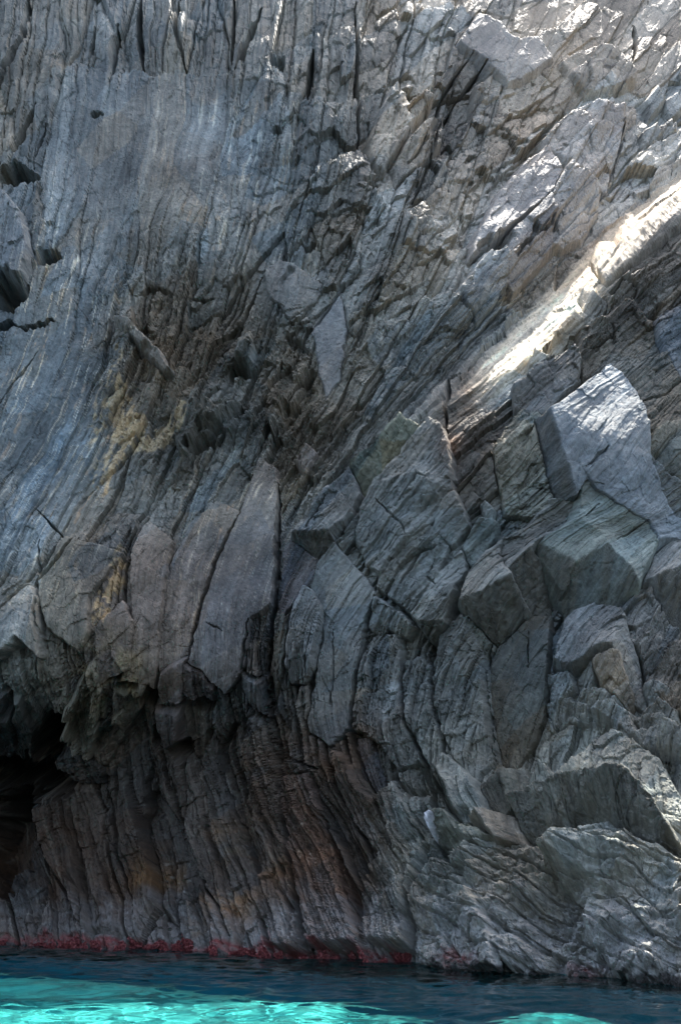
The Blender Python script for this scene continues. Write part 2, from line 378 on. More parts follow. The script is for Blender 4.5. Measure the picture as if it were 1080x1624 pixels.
    # hair cracks: their fine shade put into the albedo as thin dark lines
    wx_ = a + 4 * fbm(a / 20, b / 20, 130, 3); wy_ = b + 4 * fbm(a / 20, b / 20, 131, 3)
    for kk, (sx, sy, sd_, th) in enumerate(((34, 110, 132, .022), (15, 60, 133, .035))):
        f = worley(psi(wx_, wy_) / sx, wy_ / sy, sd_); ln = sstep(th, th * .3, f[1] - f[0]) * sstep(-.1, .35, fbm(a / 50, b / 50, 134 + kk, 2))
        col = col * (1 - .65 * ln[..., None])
    col = col * n((1.15, 1.05, 0.83))
    if mul is not None: col = col * n(mul)
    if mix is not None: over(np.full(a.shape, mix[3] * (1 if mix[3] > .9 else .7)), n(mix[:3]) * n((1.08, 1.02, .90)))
    # salt-bleached band just above the water
    z = base_point(a, b)[..., 2]
    wl = sstep(1.5, .35, z + .5 * fbm(a / 18, b / 18, 95, 3))
    over(wl * np.interp(a, [0, 200, 700, 1080], [.25, .45, .8, .85]) * (.6 + .5 * fbm(a / 10, b / 6, 96, 3)), (0.30, 0.295, 0.28))
    redw = np.where(a < 640, 1.0, np.exp(-((a - 745) / 35)**2) + .8 * np.exp(-((a - 930) / 30)**2))
    over(sstep(.24, .10, z - .18 * fbm(a / 16, b / 60, 98, 4)) * redw * (.75 + .6 * fbm(a / 5, b / 4, 99, 3)), (0.15, 0.04, 0.036))
    over(sstep(.02, -.05, z + .12 * fbm(a / 8, b / 8, 97, 2)), (0.05, 0.045, 0.04))
    return np.clip(col, 0.008, 0.6)

# ------------------------------------------------------------------ materials
def M(name):
    m = bpy.data.materials.new(name); m.use_nodes = True
    return m, m.node_tree, m.node_tree.nodes['Principled BSDF']
def node(t, kind, **kw):
    n = t.nodes.new(kind)
    for k, v in kw.items(): setattr(n, k, v)
    return n
def rock_material():
    m, t, p = M('weathered_rock')
    at = node(t, 'ShaderNodeAttribute', attribute_name='albedo')
    tc = node(t, 'ShaderNodeTexCoord')
    n1 = node(t, 'ShaderNodeTexNoise'); n1.inputs['Scale'].default_value = 9; n1.inputs['Detail'].default_value = 8; n1.inputs['Roughness'].default_value = .65
    t.links.new(tc.outputs['Object'], n1.inputs['Vector'])
    r = node(t, 'ShaderNodeMapRange'); r.inputs[1].default_value = .25; r.inputs[2].default_value = .75; r.inputs[3].default_value = .62; r.inputs[4].default_value = 1.38
    t.links.new(n1.outputs[0], r.inputs[0])
    mx = node(t, 'ShaderNodeVectorMath', operation='SCALE')
    t.links.new(at.outputs['Color'], mx.inputs[0]); t.links.new(r.outputs[0], mx.inputs['Scale'])
    t.links.new(mx.outputs[0], p.inputs['Base Color'])
    fl = node(t, 'ShaderNodeAttribute', attribute_name='flow')
    n2 = node(t, 'ShaderNodeTexNoise'); n2.inputs['Scale'].default_value = 1.0; n2.inputs['Detail'].default_value = 6; n2.inputs['Roughness'].default_value = .6
    t.links.new(fl.outputs['Vector'], n2.inputs['Vector'])
    n3 = node(t, 'ShaderNodeTexNoise'); n3.inputs['Scale'].default_value = 26; n3.inputs['Detail'].default_value = 5
    t.links.new(tc.outputs['Object'], n3.inputs['Vector'])
    b1 = node(t, 'ShaderNodeBump'); b1.inputs['Strength'].default_value = .8; b1.inputs['Distance'].default_value = .05
    b2 = node(t, 'ShaderNodeBump'); b2.inputs['Strength'].default_value = .5; b2.inputs['Distance'].default_value = .02
    b0 = node(t, 'ShaderNodeBump'); b0.inputs['Strength'].default_value = .6; b0.inputs['Distance'].default_value = .06
    t.links.new(n2.outputs[0], b1.inputs['Height']); t.links.new(n3.outputs[0], b2.inputs['Height']); t.links.new(n1.outputs[0], b0.inputs['Height'])
    t.links.new(b0.outputs[0], b1.inputs['Normal']); t.links.new(b1.outputs[0], b2.inputs['Normal']); t.links.new(b2.outputs[0], p.inputs['Normal'])
    rr = node(t, 'ShaderNodeMapRange'); rr.inputs[1].default_value = .3; rr.inputs[2].default_value = .7; rr.inputs[3].default_value = .62; rr.inputs[4].default_value = .92
    t.links.new(n1.outputs[0], rr.inputs[0]); t.links.new(rr.outputs[0], p.inputs['Roughness'])
    p.inputs['Specular IOR Level'].default_value = .25
    return m
ROCK = rock_material()

def grid_mesh(name, a, b, h, mask=None, mul=None, mix=None, film=None):
    """a, b, h: 2-D arrays on the chart; quads where mask of all four corners holds"""
    P = wall_point(a, b, h); ny, nx = a.shape
    idx = np.arange(ny * nx).reshape(ny, nx)
    q = np.stack([idx[:-1, :-1], idx[1:, :-1], idx[1:, 1:], idx[:-1, 1:]], -1).reshape(-1, 4)
    if mask is not None:
        mk = mask.reshape(-1); q = q[mk[q].any(1)]
    used = np.zeros(ny * nx, bool); used[q.reshape(-1)] = True
    re = np.cumsum(used) - 1; q = re[q]; V = P.reshape(-1, 3)[used]
    aa = a.reshape(-1)[used]; bb = b.reshape(-1)[used]
    me = bpy.data.meshes.new(name)
    me.vertices.add(len(V)); me.vertices.foreach_set('co', V.astype(np.float32).reshape(-1))
    me.loops.add(len(q) * 4); me.loops.foreach_set('vertex_index', q.astype(np.int32).reshape(-1))
    me.polygons.add(len(q)); me.polygons.foreach_set('loop_start', np.arange(0, len(q) * 4, 4, dtype=np.int32))
    me.update(calc_edges=True)
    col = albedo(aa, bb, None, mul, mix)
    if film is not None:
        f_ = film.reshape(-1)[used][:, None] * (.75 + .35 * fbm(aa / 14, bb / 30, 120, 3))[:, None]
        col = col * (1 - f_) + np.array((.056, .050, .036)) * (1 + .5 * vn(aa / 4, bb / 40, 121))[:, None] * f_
    col = np.concatenate([col, np.ones((len(col), 1))], 1)
    ca = me.attributes.new('albedo', 'FLOAT_COLOR', 'POINT'); ca.data.foreach_set('color', col.astype(np.float32).reshape(-1))
    fl = np.stack([psi(aa, bb) / 3.2, bb / 34, V[:, 1] * 2], 1)
    fa = me.attributes.new('flow', 'FLOAT_VECTOR', 'POINT'); fa.data.foreach_set('vector', fl.astype(np.float32).reshape(-1))
    me.polygons.foreach_set('use_smooth', np.zeros(len(q), bool))
    me.materials.append(ROCK)
    return me

# ------------------------------------------------------------------ the blocks: traced facets
BLOCKS = []
def block(name, label, cat, V, F=None, **kw):
    BLOCKS.append(dict(name=name, label=label, cat=cat, V=V, F=F or [tuple(range(len(V)))], **kw))
def lab_block(V, F, film=(), warp=1.6, step=1.5, k=0.09, rough=1.0, pad=9, **_):
    V = np.array(V, float)
    if _.get('group') == GB_: V[:, 2] *= 1.3
    a0, a1 = V[:, 0].min() - pad, V[:, 0].max() + pad; b0, b1 = V[:, 1].min() - pad, V[:, 1].max() + pad
    a, b = np.meshgrid(np.arange(a0, a1, step), np.arange(b0, b1, step))
    q = a + warp * fbm(a / 13, b / 13, 101, 3) * 2; r = b + warp * fbm(a / 13, b / 13, 102, 3) * 2
    H = np.full(a.shape, -1e9); edges = {}; film_ = np.zeros(a.shape)
    for fi, f in enumerate(F):
        for i in range(len(f)):
            e = tuple(sorted((f[i], f[(i + 1) % len(f)]))); edges[e] = edges.get(e, 0) + 1
        # fan from centroid
        c = V[list(f)].mean(0)
        for i in range(len(f)):
            p0 = V[f[i]]; p1 = V[f[(i + 1) % len(f)]]
            d = (p1[0] - p0[0]) * (c[1] - p0[1]) - (p1[1] - p0[1]) * (c[0] - p0[0])
            if abs(d) < 1e-6: continue
            l2 = ((p1[0] - p0[0]) * (r - p0[1]) - (p1[1] - p0[1]) * (q - p0[0])) / d
            l1 = ((q - p0[0]) * (c[1] - p0[1]) - (r - p0[1]) * (c[0] - p0[0])) / d
            l0 = 1 - l1 - l2
            m = (l0 >= -1e-3) & (l1 >= -1e-3) & (l2 >= -1e-3)
            v_ = l0 * p0[2] + l1 * p1[2] + l2 * c[2]
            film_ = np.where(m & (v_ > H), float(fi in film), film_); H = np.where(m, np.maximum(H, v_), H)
    inside = H > -1e8
    best = np.full(a.shape, 1e9); bh = np.zeros(a.shape)
    for (i, j), n_ in edges.items():
        if n_ != 1: continue
        ax, ay, ah = V[i]; bx, by, bhh = V[j]; ex, ey = bx - ax, by - ay
        t = np.clip(((q - ax) * ex + (r - ay) * ey) / (ex * ex + ey * ey), 0, 1)
        d = np.hypot(q - ax - t * ex, r - ay - t * ey); m = d < best
        best = np.where(m, d, best); bh = np.where(m, ah + t * (bhh - ah), bh)
    H = np.where(inside, H, bh - k * best)
    # ease the arrises
    inner = np.where(inside, best, 0)
    H = H - 0.02 * np.exp(-inner / 2.0)
    for _ in range(1):
        H[1:-1, 1:-1] = (H[:-2, 1:-1] + H[2:, 1:-1] + H[1:-1, :-2] + H[1:-1, 2:] + 2 * H[1:-1, 1:-1]) / 6 * 0.5 + 0.5 * H[1:-1, 1:-1]
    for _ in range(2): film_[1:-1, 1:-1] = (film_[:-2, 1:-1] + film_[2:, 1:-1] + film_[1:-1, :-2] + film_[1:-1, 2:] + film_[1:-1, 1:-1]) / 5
    return a, b, H, inside, best, film_ * .92

GB_ = 'jointed blocks of the right-hand cliff'
block('rock_block', 'huge blue-grey block with a pointed top and a sunlit patch at upper left', 'rock',
 [(862,694,.95),(959,594,.55),(985,630,.6),(1006,672,.55),(1015,702,.5),(1012,738,.45),(1040,800,.4),(1058,832,.35),(1095,836,.3),(1095,866,.35),(1027,897,.75),(1000,855,.85),(955,816,.9),(925,790,.95),(900,758,.98),(893,798,.98),(842,700,.15),(870,805,.2),(952,590,.0),(846,688,.35)],
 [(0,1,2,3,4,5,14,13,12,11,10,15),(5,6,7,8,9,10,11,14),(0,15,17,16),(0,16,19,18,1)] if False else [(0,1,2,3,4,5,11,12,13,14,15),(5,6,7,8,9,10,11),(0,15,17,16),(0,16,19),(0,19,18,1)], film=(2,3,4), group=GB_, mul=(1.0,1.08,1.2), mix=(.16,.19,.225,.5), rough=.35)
block('rock_block', 'big angular block with a pale front and green-tinged overhanging facets, right of centre', 'rock',
 [(895,842,.98),(905,762,.85),(925,790,.85),(955,816,.85),(1000,855,.8),(1026,897,.7),(1010,940,.72),(1003,962,.75),(948,912,1.1),(905,927,.8),(890,958,.5),(843,886,.65),(848,905,.5),(967,983,.2),(900,986,.0),(885,960,.25)],
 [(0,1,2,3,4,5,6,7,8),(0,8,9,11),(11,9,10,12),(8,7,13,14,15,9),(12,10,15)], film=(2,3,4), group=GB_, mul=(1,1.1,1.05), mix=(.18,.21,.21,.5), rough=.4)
block('rock_block', 'wedge block with an olive underside jutting left of the big angular block', 'rock',
 [(738,968,.75),(745,930,.65),(770,893,.6),(800,862,.45),(790,900,.62),(802,928,.75),(812,940,.85),(842,983,.35),(787,1024,.0)],
 [(0,1,2,3,4,5,6),(0,6,7,8)], film=(1,), group=GB_, mix=(.16,.165,.16,.4), rough=.6)
block('rock_block', 'narrow block squeezed between the wedge block and the big angular block', 'rock',
 [(788,902,.45),(800,865,.45),(830,845,.5),(862,806,.5),(893,800,.4),(895,842,.5),(843,886,.75),(832,905,.85),(803,929,.7),(815,956,.4),(842,981,.15),(862,986,.0),(878,966,-.05),(850,905,.55)],
 [(0,1,2,3,4,5,6,7,8),(8,7,13,12,11,10,9)], film=(1,), group=GB_, mix=(.16,.165,.16,.3), rough=.7)
block('rock_outcrop', 'dark tall rock face streaked with water stains below the wedge block', 'rock',
 [(787,1028,.1),(842,985,.25),(874,985,.35),(868,1058,.3),(864,1135,.15),(845,1180,.1),(812,1222,.0),(788,1205,-.1),(776,1130,-.05),(773,1060,.0)], group=GB_, mul=(.6,.55,.5), rough=.5)
block('rock_block', 'flat-topped five-sided block with brown bedding lines above the bluish rubble', 'rock',
 [(883,1062,.55),(898,990,.45),(938,974,.5),(965,982,.55),(986,1003,.65),(972,1054,.75),(945,1060,.7),(913,1072,.6),(1010,1055,.3),(1026,1128,.1),(1000,1120,.2)],
 [(0,1,2,3,4,5,6,7),(4,8,9,10,5)], group=GB_, mix=(.17,.16,.155,.45), rough=.7)
block('rock_block', 'small brown-faced block just under the five-sided block', 'rock',
 [(945,1070,.55),(975,1060,.75),(985,1062,.75),(1004,1112,.4),(1000,1135,.25),(975,1112,.5),(958,1102,.35)], group=GB_, mul=(1.1,.95,.85))
block('rock_block', 'rounded pale boulder face at the right edge with a dark underside', 'rock',
 [(1012,952,.5),(1026,906,.45),(1050,886,.5),(1080,870,.5),(1150,850,.5),(1150,930,.8),(1080,936,.85),(1052,946,.8),(1026,952,.75),(1150,1040,.0),(1090,1012,.05),(1060,1002,.1),(1040,972,.4)],
 [(0,1,2,3,4,5,6,7,8),(8,7,6,5,9,10,11,12)], film=(1,), group=GB_, mix=(.24,.25,.26,.5), rough=.6)
block('rock_block', 'rugged brown-grey rock wedged under the rounded boulder at the right edge', 'rock',
 [(968,984,.3),(1010,950,.35),(1024,956,.5),(1055,1003,.45),(1090,1022,.4),(1090,1036,.3),(1050,1041,.5),(1020,1056,.35),(1002,1032,.4),(985,1002,.3)], group=GB_, rough=1.4, mul=(1.2,1.1,1.05))
block('rock_block', 'rough brown crumbling rock at the right edge above the pale rubble', 'rock',
 [(1018,1060,.3),(1050,1042,.55),(1090,1032,.5),(1150,1060,.4),(1150,1160,.1),(1080,1134,.2),(1040,1112,.3),(1026,1092,.3)], group=GB_, rough=1.4, mul=(1.1,1.02,1.0))
# rubble stream
for lb, V in [
 ('bluish boulder with a smooth sloping top, upper left of the rubble stream', [(940,1136,.6),(975,1130,.75),(1003,1150,.7),(1010,1180,.6),(992,1192,.3),(968,1160,.2)]),
 ('flat bluish stone topping the rubble under the five-sided block', [(915,1118,.4),(930,1105,.5),(958,1108,.6),(985,1122,.5),(990,1134,.35),(950,1132,.3)]),
 ('small pointed grey stone between the stained face and the five-sided block', [(917,1092,.2),(940,1062,.5),(947,1085,.5),(942,1105,.3),(925,1112,.2)]),
 ('pale cube-like stone at the right of the rubble stream', [(1022,1095,.5),(1035,1090,.55),(1060,1104,.5),(1058,1120,.25),(1030,1124,.2)]),
 ('ochre-stained pale stone below the cube-like stone', [(1020,1140,.4),(1045,1124,.6),(1068,1134,.55),(1072,1160,.25),(1040,1152,.2)]),
 ('long pale stone lying across the rubble at the right edge', [(1010,1155,.5),(1030,1146,.6),(1054,1152,.65),(1050,1172,.4),(1020,1170,.35)]),
 ('broad pale stone where the rubble meets the big leaning boulder', [(1008,1178,.6),(1050,1168,.75),(1085,1182,.8),(1090,1215,.5),(1050,1200,.45),(1020,1198,.45)]),
 ('small round pale stone at the right edge under the crumbling rock', [(1050,1160,.5),(1075,1160,.6),(1085,1175,.5),(1066,1182,.35)]),
 ('rough grey lump right of the stained face', [(868,1075,.2),(905,1075,.5),(912,1100,.6),(890,1120,.4),(868,1110,.1)]),
 ('jagged grey rock resting on the foot of the stained face', [(866,1120,.2),(895,1112,.4),(935,1128,.5),(945,1150,.2),(905,1145,.2),(880,1160,.0)]),
 ]:
    block('boulder', lb, 'boulder', V, group='loose stones in the rubble stream', rough=1.2, mix=(.23,.25,.26,.5), k=.05)
# lower right
block('leaning_boulder', 'great leaning boulder with a pale rough top and a dark hollow underside', 'boulder',
 [(905,1270,1.2),(945,1228,1.1),(958,1196,.9),(985,1188,.9),(1012,1205,.9),(1050,1232,.8),(1085,1292,.7),(1130,1360,.6),(1130,1430,.6),(1080,1370,1.1),(1050,1315,1.3),(1020,1281,1.45),(992,1273,1.5),(825,1288,.9),(860,1280,1.05),(975,1326,.3),(930,1331,.2),(872,1358,.1),(845,1346,.2),(1000,1336,.4),(1030,1372,.35),(1060,1398,.4)],
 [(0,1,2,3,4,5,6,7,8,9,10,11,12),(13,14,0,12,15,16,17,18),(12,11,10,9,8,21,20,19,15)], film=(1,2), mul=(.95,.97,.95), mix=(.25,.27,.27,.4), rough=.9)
block('boulder', 'small pyramid stone perched on the lip of the great leaning boulder', 'boulder',
 [(859,1271,.9),(880,1251,1.3),(907,1270,1.1),(877,1289,1.0)], mix=(.2,.22,.22,.4), k=.09)
block('rock_column', 'square-ended blue-grey rock column left of the dark hollow', 'rock',
 [(700,1224,.55),(715,1208,.5),(745,1236,.6),(770,1266,.65),(790,1310,.5),(756,1330,.5),(740,1276,.8),(735,1312,-.1),(710,1282,-.1),(694,1242,.0)],
 [(0,1,2,3,4,5,6),(0,6,5,7,8,9)], film=(1,), group=GB_, mix=(.15,.18,.19,.5), rough=.8)
block('rock_block', 'dark cube-shaped block between the square-ended column and the great leaning boulder', 'rock',
 [(770,1266,.3),(812,1246,.65),(840,1226,.3),(852,1262,.25),(825,1288,.45),(824,1302,.4),(803,1312,.3),(790,1310,.2)],
 [(0,1,5,6,7),(1,2,3,4,5)], film=(0,), group=GB_, mul=(.7,.72,.72), rough=.6)
block('rock_block', 'smooth slab-fronted block tucked under the dark cube-shaped block', 'rock',
 [(764,1330,.5),(802,1296,.1),(824,1304,.3),(787,1322,.85),(852,1360,.3),(808,1357,.6)],
 [(0,1,2,3),(3,2,4,5)], group=GB_, mul=(.95,.92,.95), rough=.5)
block('boulder', 'pale-topped rock with a black hollow face beside the small white mark', 'boulder',
 [(702,1319,.6),(714,1309,.8),(730,1313,.9),(756,1333,.9),(775,1341,.85),(800,1352,.7),(776,1362,.7),(771,1386,.2),(742,1382,-.2),(714,1362,-.2),(700,1342,.1)],
 [(0,1,2,3,4,5,6),(0,6,7,8,9,10)], mul=(.85,.85,.82), rough=.9)
block('sea_boulder', 'broad layered boulder with a blunt nose at the lower right water edge', 'boulder',
 [(898,1388,1.3),(925,1362,1.1),(975,1335,.9),(1030,1372,.9),(1100,1410,1.0),(1200,1480,1.1),(1200,1600,.6),(1060,1590,.7),(985,1545,.7),(955,1500,.8),(950,1450,.9),(912,1422,.6)], mix=(.22,.225,.215,.4), rough=1.1, k=.03)
block('sea_boulder', 'low ribbed rock shelf sloping to the water between the two layered boulders', 'boulder',
 [(770,1345,.4),(850,1360,.4),(895,1392,.3),(945,1450,.25),(960,1510,.3),(985,1550,.3),(900,1562,.3),(840,1550,.5),(800,1500,.7),(740,1420,.6),(745,1370,.5)], mix=(.21,.21,.2,.4), rough=1.6, k=.025)
block('sea_boulder', 'knobbly rounded rock with pink crust at the waterline, foot of the central columns', 'boulder',
 [(665,1440,.5),(700,1385,.5),(738,1400,.6),(770,1440,.9),(800,1490,1.0),(815,1545,.8),(740,1548,.8),(680,1530,.6),(662,1490,.4)], mix=(.17,.17,.16,.4), rough=1.1, k=.03)
# central columns and slabs
GS = 'upright slabs and columns of the lower middle'
for nm, lb, V, F, kw in [
 ('rock_slab', 'long pale slab like a spearhead standing beside the black central fissure', [(485,936,.5),(498,942,.6),(514,970,.55),(508,1012,.7),(500,1058,.75),(487,1086,.2),(466,1084,.2),(460,1058,.6),(458,1028,.5),(470,960,.45)], None, dict(mix=(.2,.21,.215,.6), joint=-.35)),
 ('rock_slab', 'widest upright slab with a pointed top and smooth blue-grey face in the lower middle', [(532,866,.35),(552,886,.3),(582,920,.3),(598,942,.3),(583,986,.35),(574,1040,.45),(564,1090,.4),(560,1160,.3),(530,1185,.3),(498,1160,.35),(503,1090,.3),(516,1010,.2),(514,962,.2),(490,930,.25),(505,895,.3)], None, dict(mix=(.15,.165,.175,.5), rough=.4)),
 ('rock_block', 'stubby block hanging right of the widest upright slab', [(599,948,.5),(622,968,.55),(616,1000,.5),(603,1014,.2),(583,992,.3)], None, dict(mix=(.16,.17,.17,.4))),
 ('rock_block', 'knobbly small block beside the stubby hanging block', [(623,970,.5),(645,980,.55),(662,998,.5),(650,1014,.2),(628,1006,.3),(617,998,.4)], None, dict(mix=(.16,.17,.16,.4))),
 ('rock_slab', 'leaf-shaped slab with a blunt dark end, left of the wedge block', [(658,977,.55),(700,910,.5),(732,878,.45),(742,912,.5),(720,952,.6),(711,992,.65),(672,992,.75),(690,1023,.15)], [(0,1,2,3,4,5,6),(6,5,7)], dict(film=(1,), mix=(.16,.175,.175,.5))),
 ('rock_outcrop', 'domed face with two olive broken hollows above the leaf-shaped slab', [(598,932,.3),(610,900,.4),(648,856,.45),(680,832,.4),(714,870,.3),(700,905,.35),(656,974,.5),(618,948,.35)], None, dict(mix=(.15,.155,.145,.4), rough=1.1)),
 ('rock_block', 'angular block with a lit crest just left of the brown vertical band', [(724,790,.6),(736,815,.6),(747,842,.5),(720,872,.35),(688,848,.4),(700,812,.6)], None, dict(mix=(.16,.175,.175,.4))),
 ('rock_block', 'dark lens-shaped block above the wedge block', [(735,872,.4),(762,832,.65),(790,836,.5),(784,860,.4),(752,905,.2),(740,895,.3)], None, dict(mul=(.8,.85,.85))),
 ('rock_slab', 'large rounded slab in the middle with a curved right edge against the brown band', [(684,676,.5),(704,693,.5),(717,730,.5),(721,784,.5),(716,798,.3),(690,838,.45),(640,872,.6),(607,915,.5),(585,900,.3),(566,860,.35),(575,812,.4),(592,780,.5),(640,722,.5),(662,766,.85),(694,783,.7)], [(0,1,2,3,14,13,11,12),(3,4,5,6,7,8,9,10,11,13,14)], dict(mix=(.17,.185,.185,.5), rough=.9)),
 ('rock_ledge', 'long olive-faced ledge slanting above the large rounded slab', [(558,744,.55),(600,714,.6),(642,677,.65),(672,690,.4),(643,720,.2),(575,788,.05)], None, dict(mul=(.85,.85,.7))),
 ('rock_slab', 'slanting slab with a sharp upper edge and dark broken lower end, centre', [(500,812,.5),(557,752,.55),(573,790,.45),(556,828,.4),(528,854,.7),(470,856,.75),(535,864,.2),(505,890,.05)], [(0,1,2,3,4,5),(5,4,6,7)], dict(film=(1,), mix=(.15,.16,.175,.5))),
 ('rock_slab', 'dark streaked slab below the sharp-edged slanting slab, beside the black fissure', [(450,880,.25),(466,860,.3),(505,890,.3),(497,925,.35),(472,955,.3),(444,985,.15)], None, dict(mul=(.75,.7,.75))),
 ('rock_column', 'smooth curved column right of the stubby block, running down in a long arc', [(592,1010,.4),(636,1010,.45),(638,1090,.5),(652,1160,.45),(672,1210,.35),(640,1225,.3),(606,1180,.4),(566,1160,.35),(568,1090,.4),(578,1040,.4)], None, dict(mul=(1,1,1.02), rough=1.2)),
 ('rock_column', 'curved column with a stepped top under the leaf-shaped slab', [(645,1055,.45),(668,1045,.5),(688,1060,.45),(694,1120,.5),(708,1180,.45),(735,1230,.3),(720,1250,.2),(696,1242,.3),(660,1170,.45),(646,1110,.4)], None, dict(mix=(.15,.17,.18,.4), rough=1.2)),
 ('rock_column', 'broad dark column left of the stained tall face', [(700,1010,.35),(735,975,.35),(760,1020,.4),(771,1050,.4),(774,1130,.45),(788,1212,.3),(760,1250,.25),(730,1215,.3),(706,1165,.4),(693,1110,.4),(692,1050,.35)], None, dict(mix=(.12,.135,.14,.5), rough=1.0)),
 ('rock_block', 'thin triangular block under the wedge block', [(738,975,.35),(785,1026,.2),(772,1050,.2),(748,1015,.3)], None, dict(mul=(.8,.85,.85))),
 ('rock_column', 'long narrow column with a square notch at its top, low in the middle', [(564,1170,.1),(592,1172,.15),(604,1210,.15),(614,1250,.1),(602,1268,.05),(580,1230,.1)], None, dict(mul=(.8,.85,1.0), rough=.5)),
 ('rock_column', 'leaning tongue of rock left of the square-notched column', [(540,1195,.55),(558,1205,.6),(580,1250,.65),(610,1290,.6),(632,1352,.4),(600,1350,.5),(570,1312,.55),(548,1258,.5)], None, dict(rough=1.0)),
 ('rock_column', 'long smooth grey column widening to a foot at the water left of the knobbly rock', [(614,1265,.5),(632,1244,.55),(660,1290,.6),(680,1345,.5),(672,1400,.6),(655,1440,.7),(650,1500,.7),(600,1500,.6),(580,1430,.5),(610,1360,.5)], None, dict(rough=1.2, mul=(1.15,1.15,1.15))),
 ('rock_column', 'brown-stained broad column right of the black fissure near the water', [(452,1235,.5),(500,1225,.4),(520,1290,.45),(545,1370,.5),(560,1440,.6),(575,1505,.7),(510,1505,.7),(486,1400,.5),(468,1320,.5)], None, dict(rough=.9, mul=(1.2,1.05,1.0))),
 ('rock_column', 'slim rib rising between two dark cracks just left of the black fissure', [(400,1120,.4),(420,1150,.45),(440,1230,.5),(462,1330,.5),(478,1420,.5),(484,1510,.6),(455,1510,.6),(430,1400,.45),(405,1280,.4),(392,1190,.35)], None, dict(rough=1.2)),
 ('rock_block', 'dark narrow block below the stepped crack left of the black fissure', [(390,1068,.4),(420,1078,.5),(424,1130,.45),(408,1125,.3),(392,1100,.25)], None, dict(rough=.5)),
 ('rock_slab', 'slender dark flake leaning in the central fissure beside the spearhead slab', [(436,985,.2),(452,975,.35),(456,1000,.35),(450,1060,.35),(438,1120,.1),(430,1060,.05)], None, dict(mul=(.8,.8,.75))),
 ]:
    block(nm, lb, 'rock', V, F, group=GS, **{**dict(rough=.8, joint=.05), **kw})
# overhanging slabs on the left
GL = 'smooth overhanging slabs left of centre'
for nm, lb, V, F, kw in [
 ('rock_slab', 'tall purple-grey slab with fine curved streaks, left of the black fissure', [(412,727,0.30),(440,745,0.30),(441,890,0.35),(432,960,0.35),(398,985,0.35),(388,1060,0.40),(362,1096,0.35),(330,1066,0.40),(300,1047,0.35),(322,955,0.30),(348,885,0.30),(385,815,0.30)], None, dict(mix=(.135,.130,.138,.5), rough=.4)),
 ('rock_slab', 'narrow streaked slab with a jagged lower end, left of the tall purple-grey slab', [(318,820,0.20),(345,798,0.25),(384,815,0.27),(346,888,0.27),(320,958,0.27),(298,1038,0.25),(256,1066,0.25),(250,1050,0.25),(256,960,0.20),(278,880,0.20)], None, dict(mul=(1.05,1,.98), rough=.6)),
 ('rock_slab', 'grey-brown slab with a stepped tip next to the cream rubble seam', [(240,832,0.30),(275,862,0.30),(264,930,0.35),(256,988,0.35),(248,1086,0.35),(232,1076,0.40),(196,1070,0.40),(214,990,0.30),(210,905,0.25),(222,852,0.25)], None, dict(mul=(1.05,1.0,.98), rough=.5)),
 ('rock_slab', 'small swirled slab with a flat lower edge, right of the cream rubble seam', [(157,1000,0.40),(200,962,0.45),(214,988,0.45),(210,1052,0.50),(162,1074,0.45),(160,1040,0.45)], None, dict(mul=(1.05,1.03,1.05), rough=.4)),
 ('rock_slab', 'curved slab with a saw-toothed tip, left of the cream rubble seam', [(66,922,0.30),(110,862,0.30),(200,887,0.25),(175,920,0.30),(148,958,0.35),(146,1012,0.45),(132,1032,0.45),(110,1015,0.45),(86,1003,0.45),(70,960,0.35)], None, dict(mul=(1.0,1.02,1.0), rough=.5)),
 ('rock_slab', 'lowest slab at the left edge with pointed teeth over the black cave', [(-40,960,.4),(0,975,.5),(56,935,.5),(68,960,.55),(72,1000,.65),(78,1034,.7),(46,1014,.7),(16,1034,.7),(-40,1040,.6)], None, dict(rough=.6)),
 ('rock_block', 'dark hanging block under the jagged slab tip, with a flat end', [(264,1060,.5),(297,1043,.55),(290,1104,.45),(254,1111,.3),(256,1080,.5)], None, dict(mul=(.8,.75,.75), rough=.5)),
 ('rock_block', 'square dark block hanging lowest of the cluster under the purple-grey slab', [(250,1119,.35),(285,1124,.45),(290,1178,.4),(266,1185,.3),(252,1146,.35)], None, dict(mul=(.8,.75,.8), rough=.5)),
 ('rock_block', 'blackish stepped block under the purple-grey slab', [(296,1050,.5),(322,1067,.45),(341,1086,.4),(340,1116,.2),(308,1110,.25),(292,1094,.3)], None, dict(mul=(.55,.5,.5), rough=.8)),
 ('rock_slab', 'slanting dark slab hanging below the small swirled slab', [(164,1072,.4),(196,1074,.35),(235,1062,.4),(231,1110,.35),(205,1150,.3),(172,1212,.2),(152,1197,.25),(160,1130,.3)], None, dict(mul=(.85,.85,.82), rough=.9)),
 ('rock_mass', 'pale crumbly olive-grey mass hanging right of the black cave', [(108,1150,.5),(112,1110,.5),(140,1060,.4),(162,1034,.4),(166,1080,.5),(160,1140,.5),(150,1196,.5),(124,1180,.4)], None, dict(mix=(.2,.19,.15,.5), rough=1.4)),
 ('rock_slab', 'hanging fang of dark rock in the mouth of the cave', [(24,1096,.4),(38,1096,.45),(58,1150,.4),(56,1182,.3),(41,1222,.1),(28,1200,.15)], None, dict(mul=(.7,.7,.7), rough=.7)),
 ('rock_slab', 'flat dark slab hanging at the left edge above the cave', [(-30,1098,.5),(20,1092,.5),(23,1190,.3),(0,1232,.1),(-30,1225,.1)], None, dict(mul=(.65,.6,.62), rough=.7)),
 ('rock_block', 'blackish lump jutting between the cave and the slanting dark slab', [(98,1145,.3),(140,1195,.4),(168,1212,.35),(165,1242,.2),(120,1236,.1),(94,1212,.15)], None, dict(mul=(.5,.55,.6), rough=1.0)),
 ]:
    block(nm, lb, 'rock', V, F, group=GL, **{**dict(joint=.3), **kw})
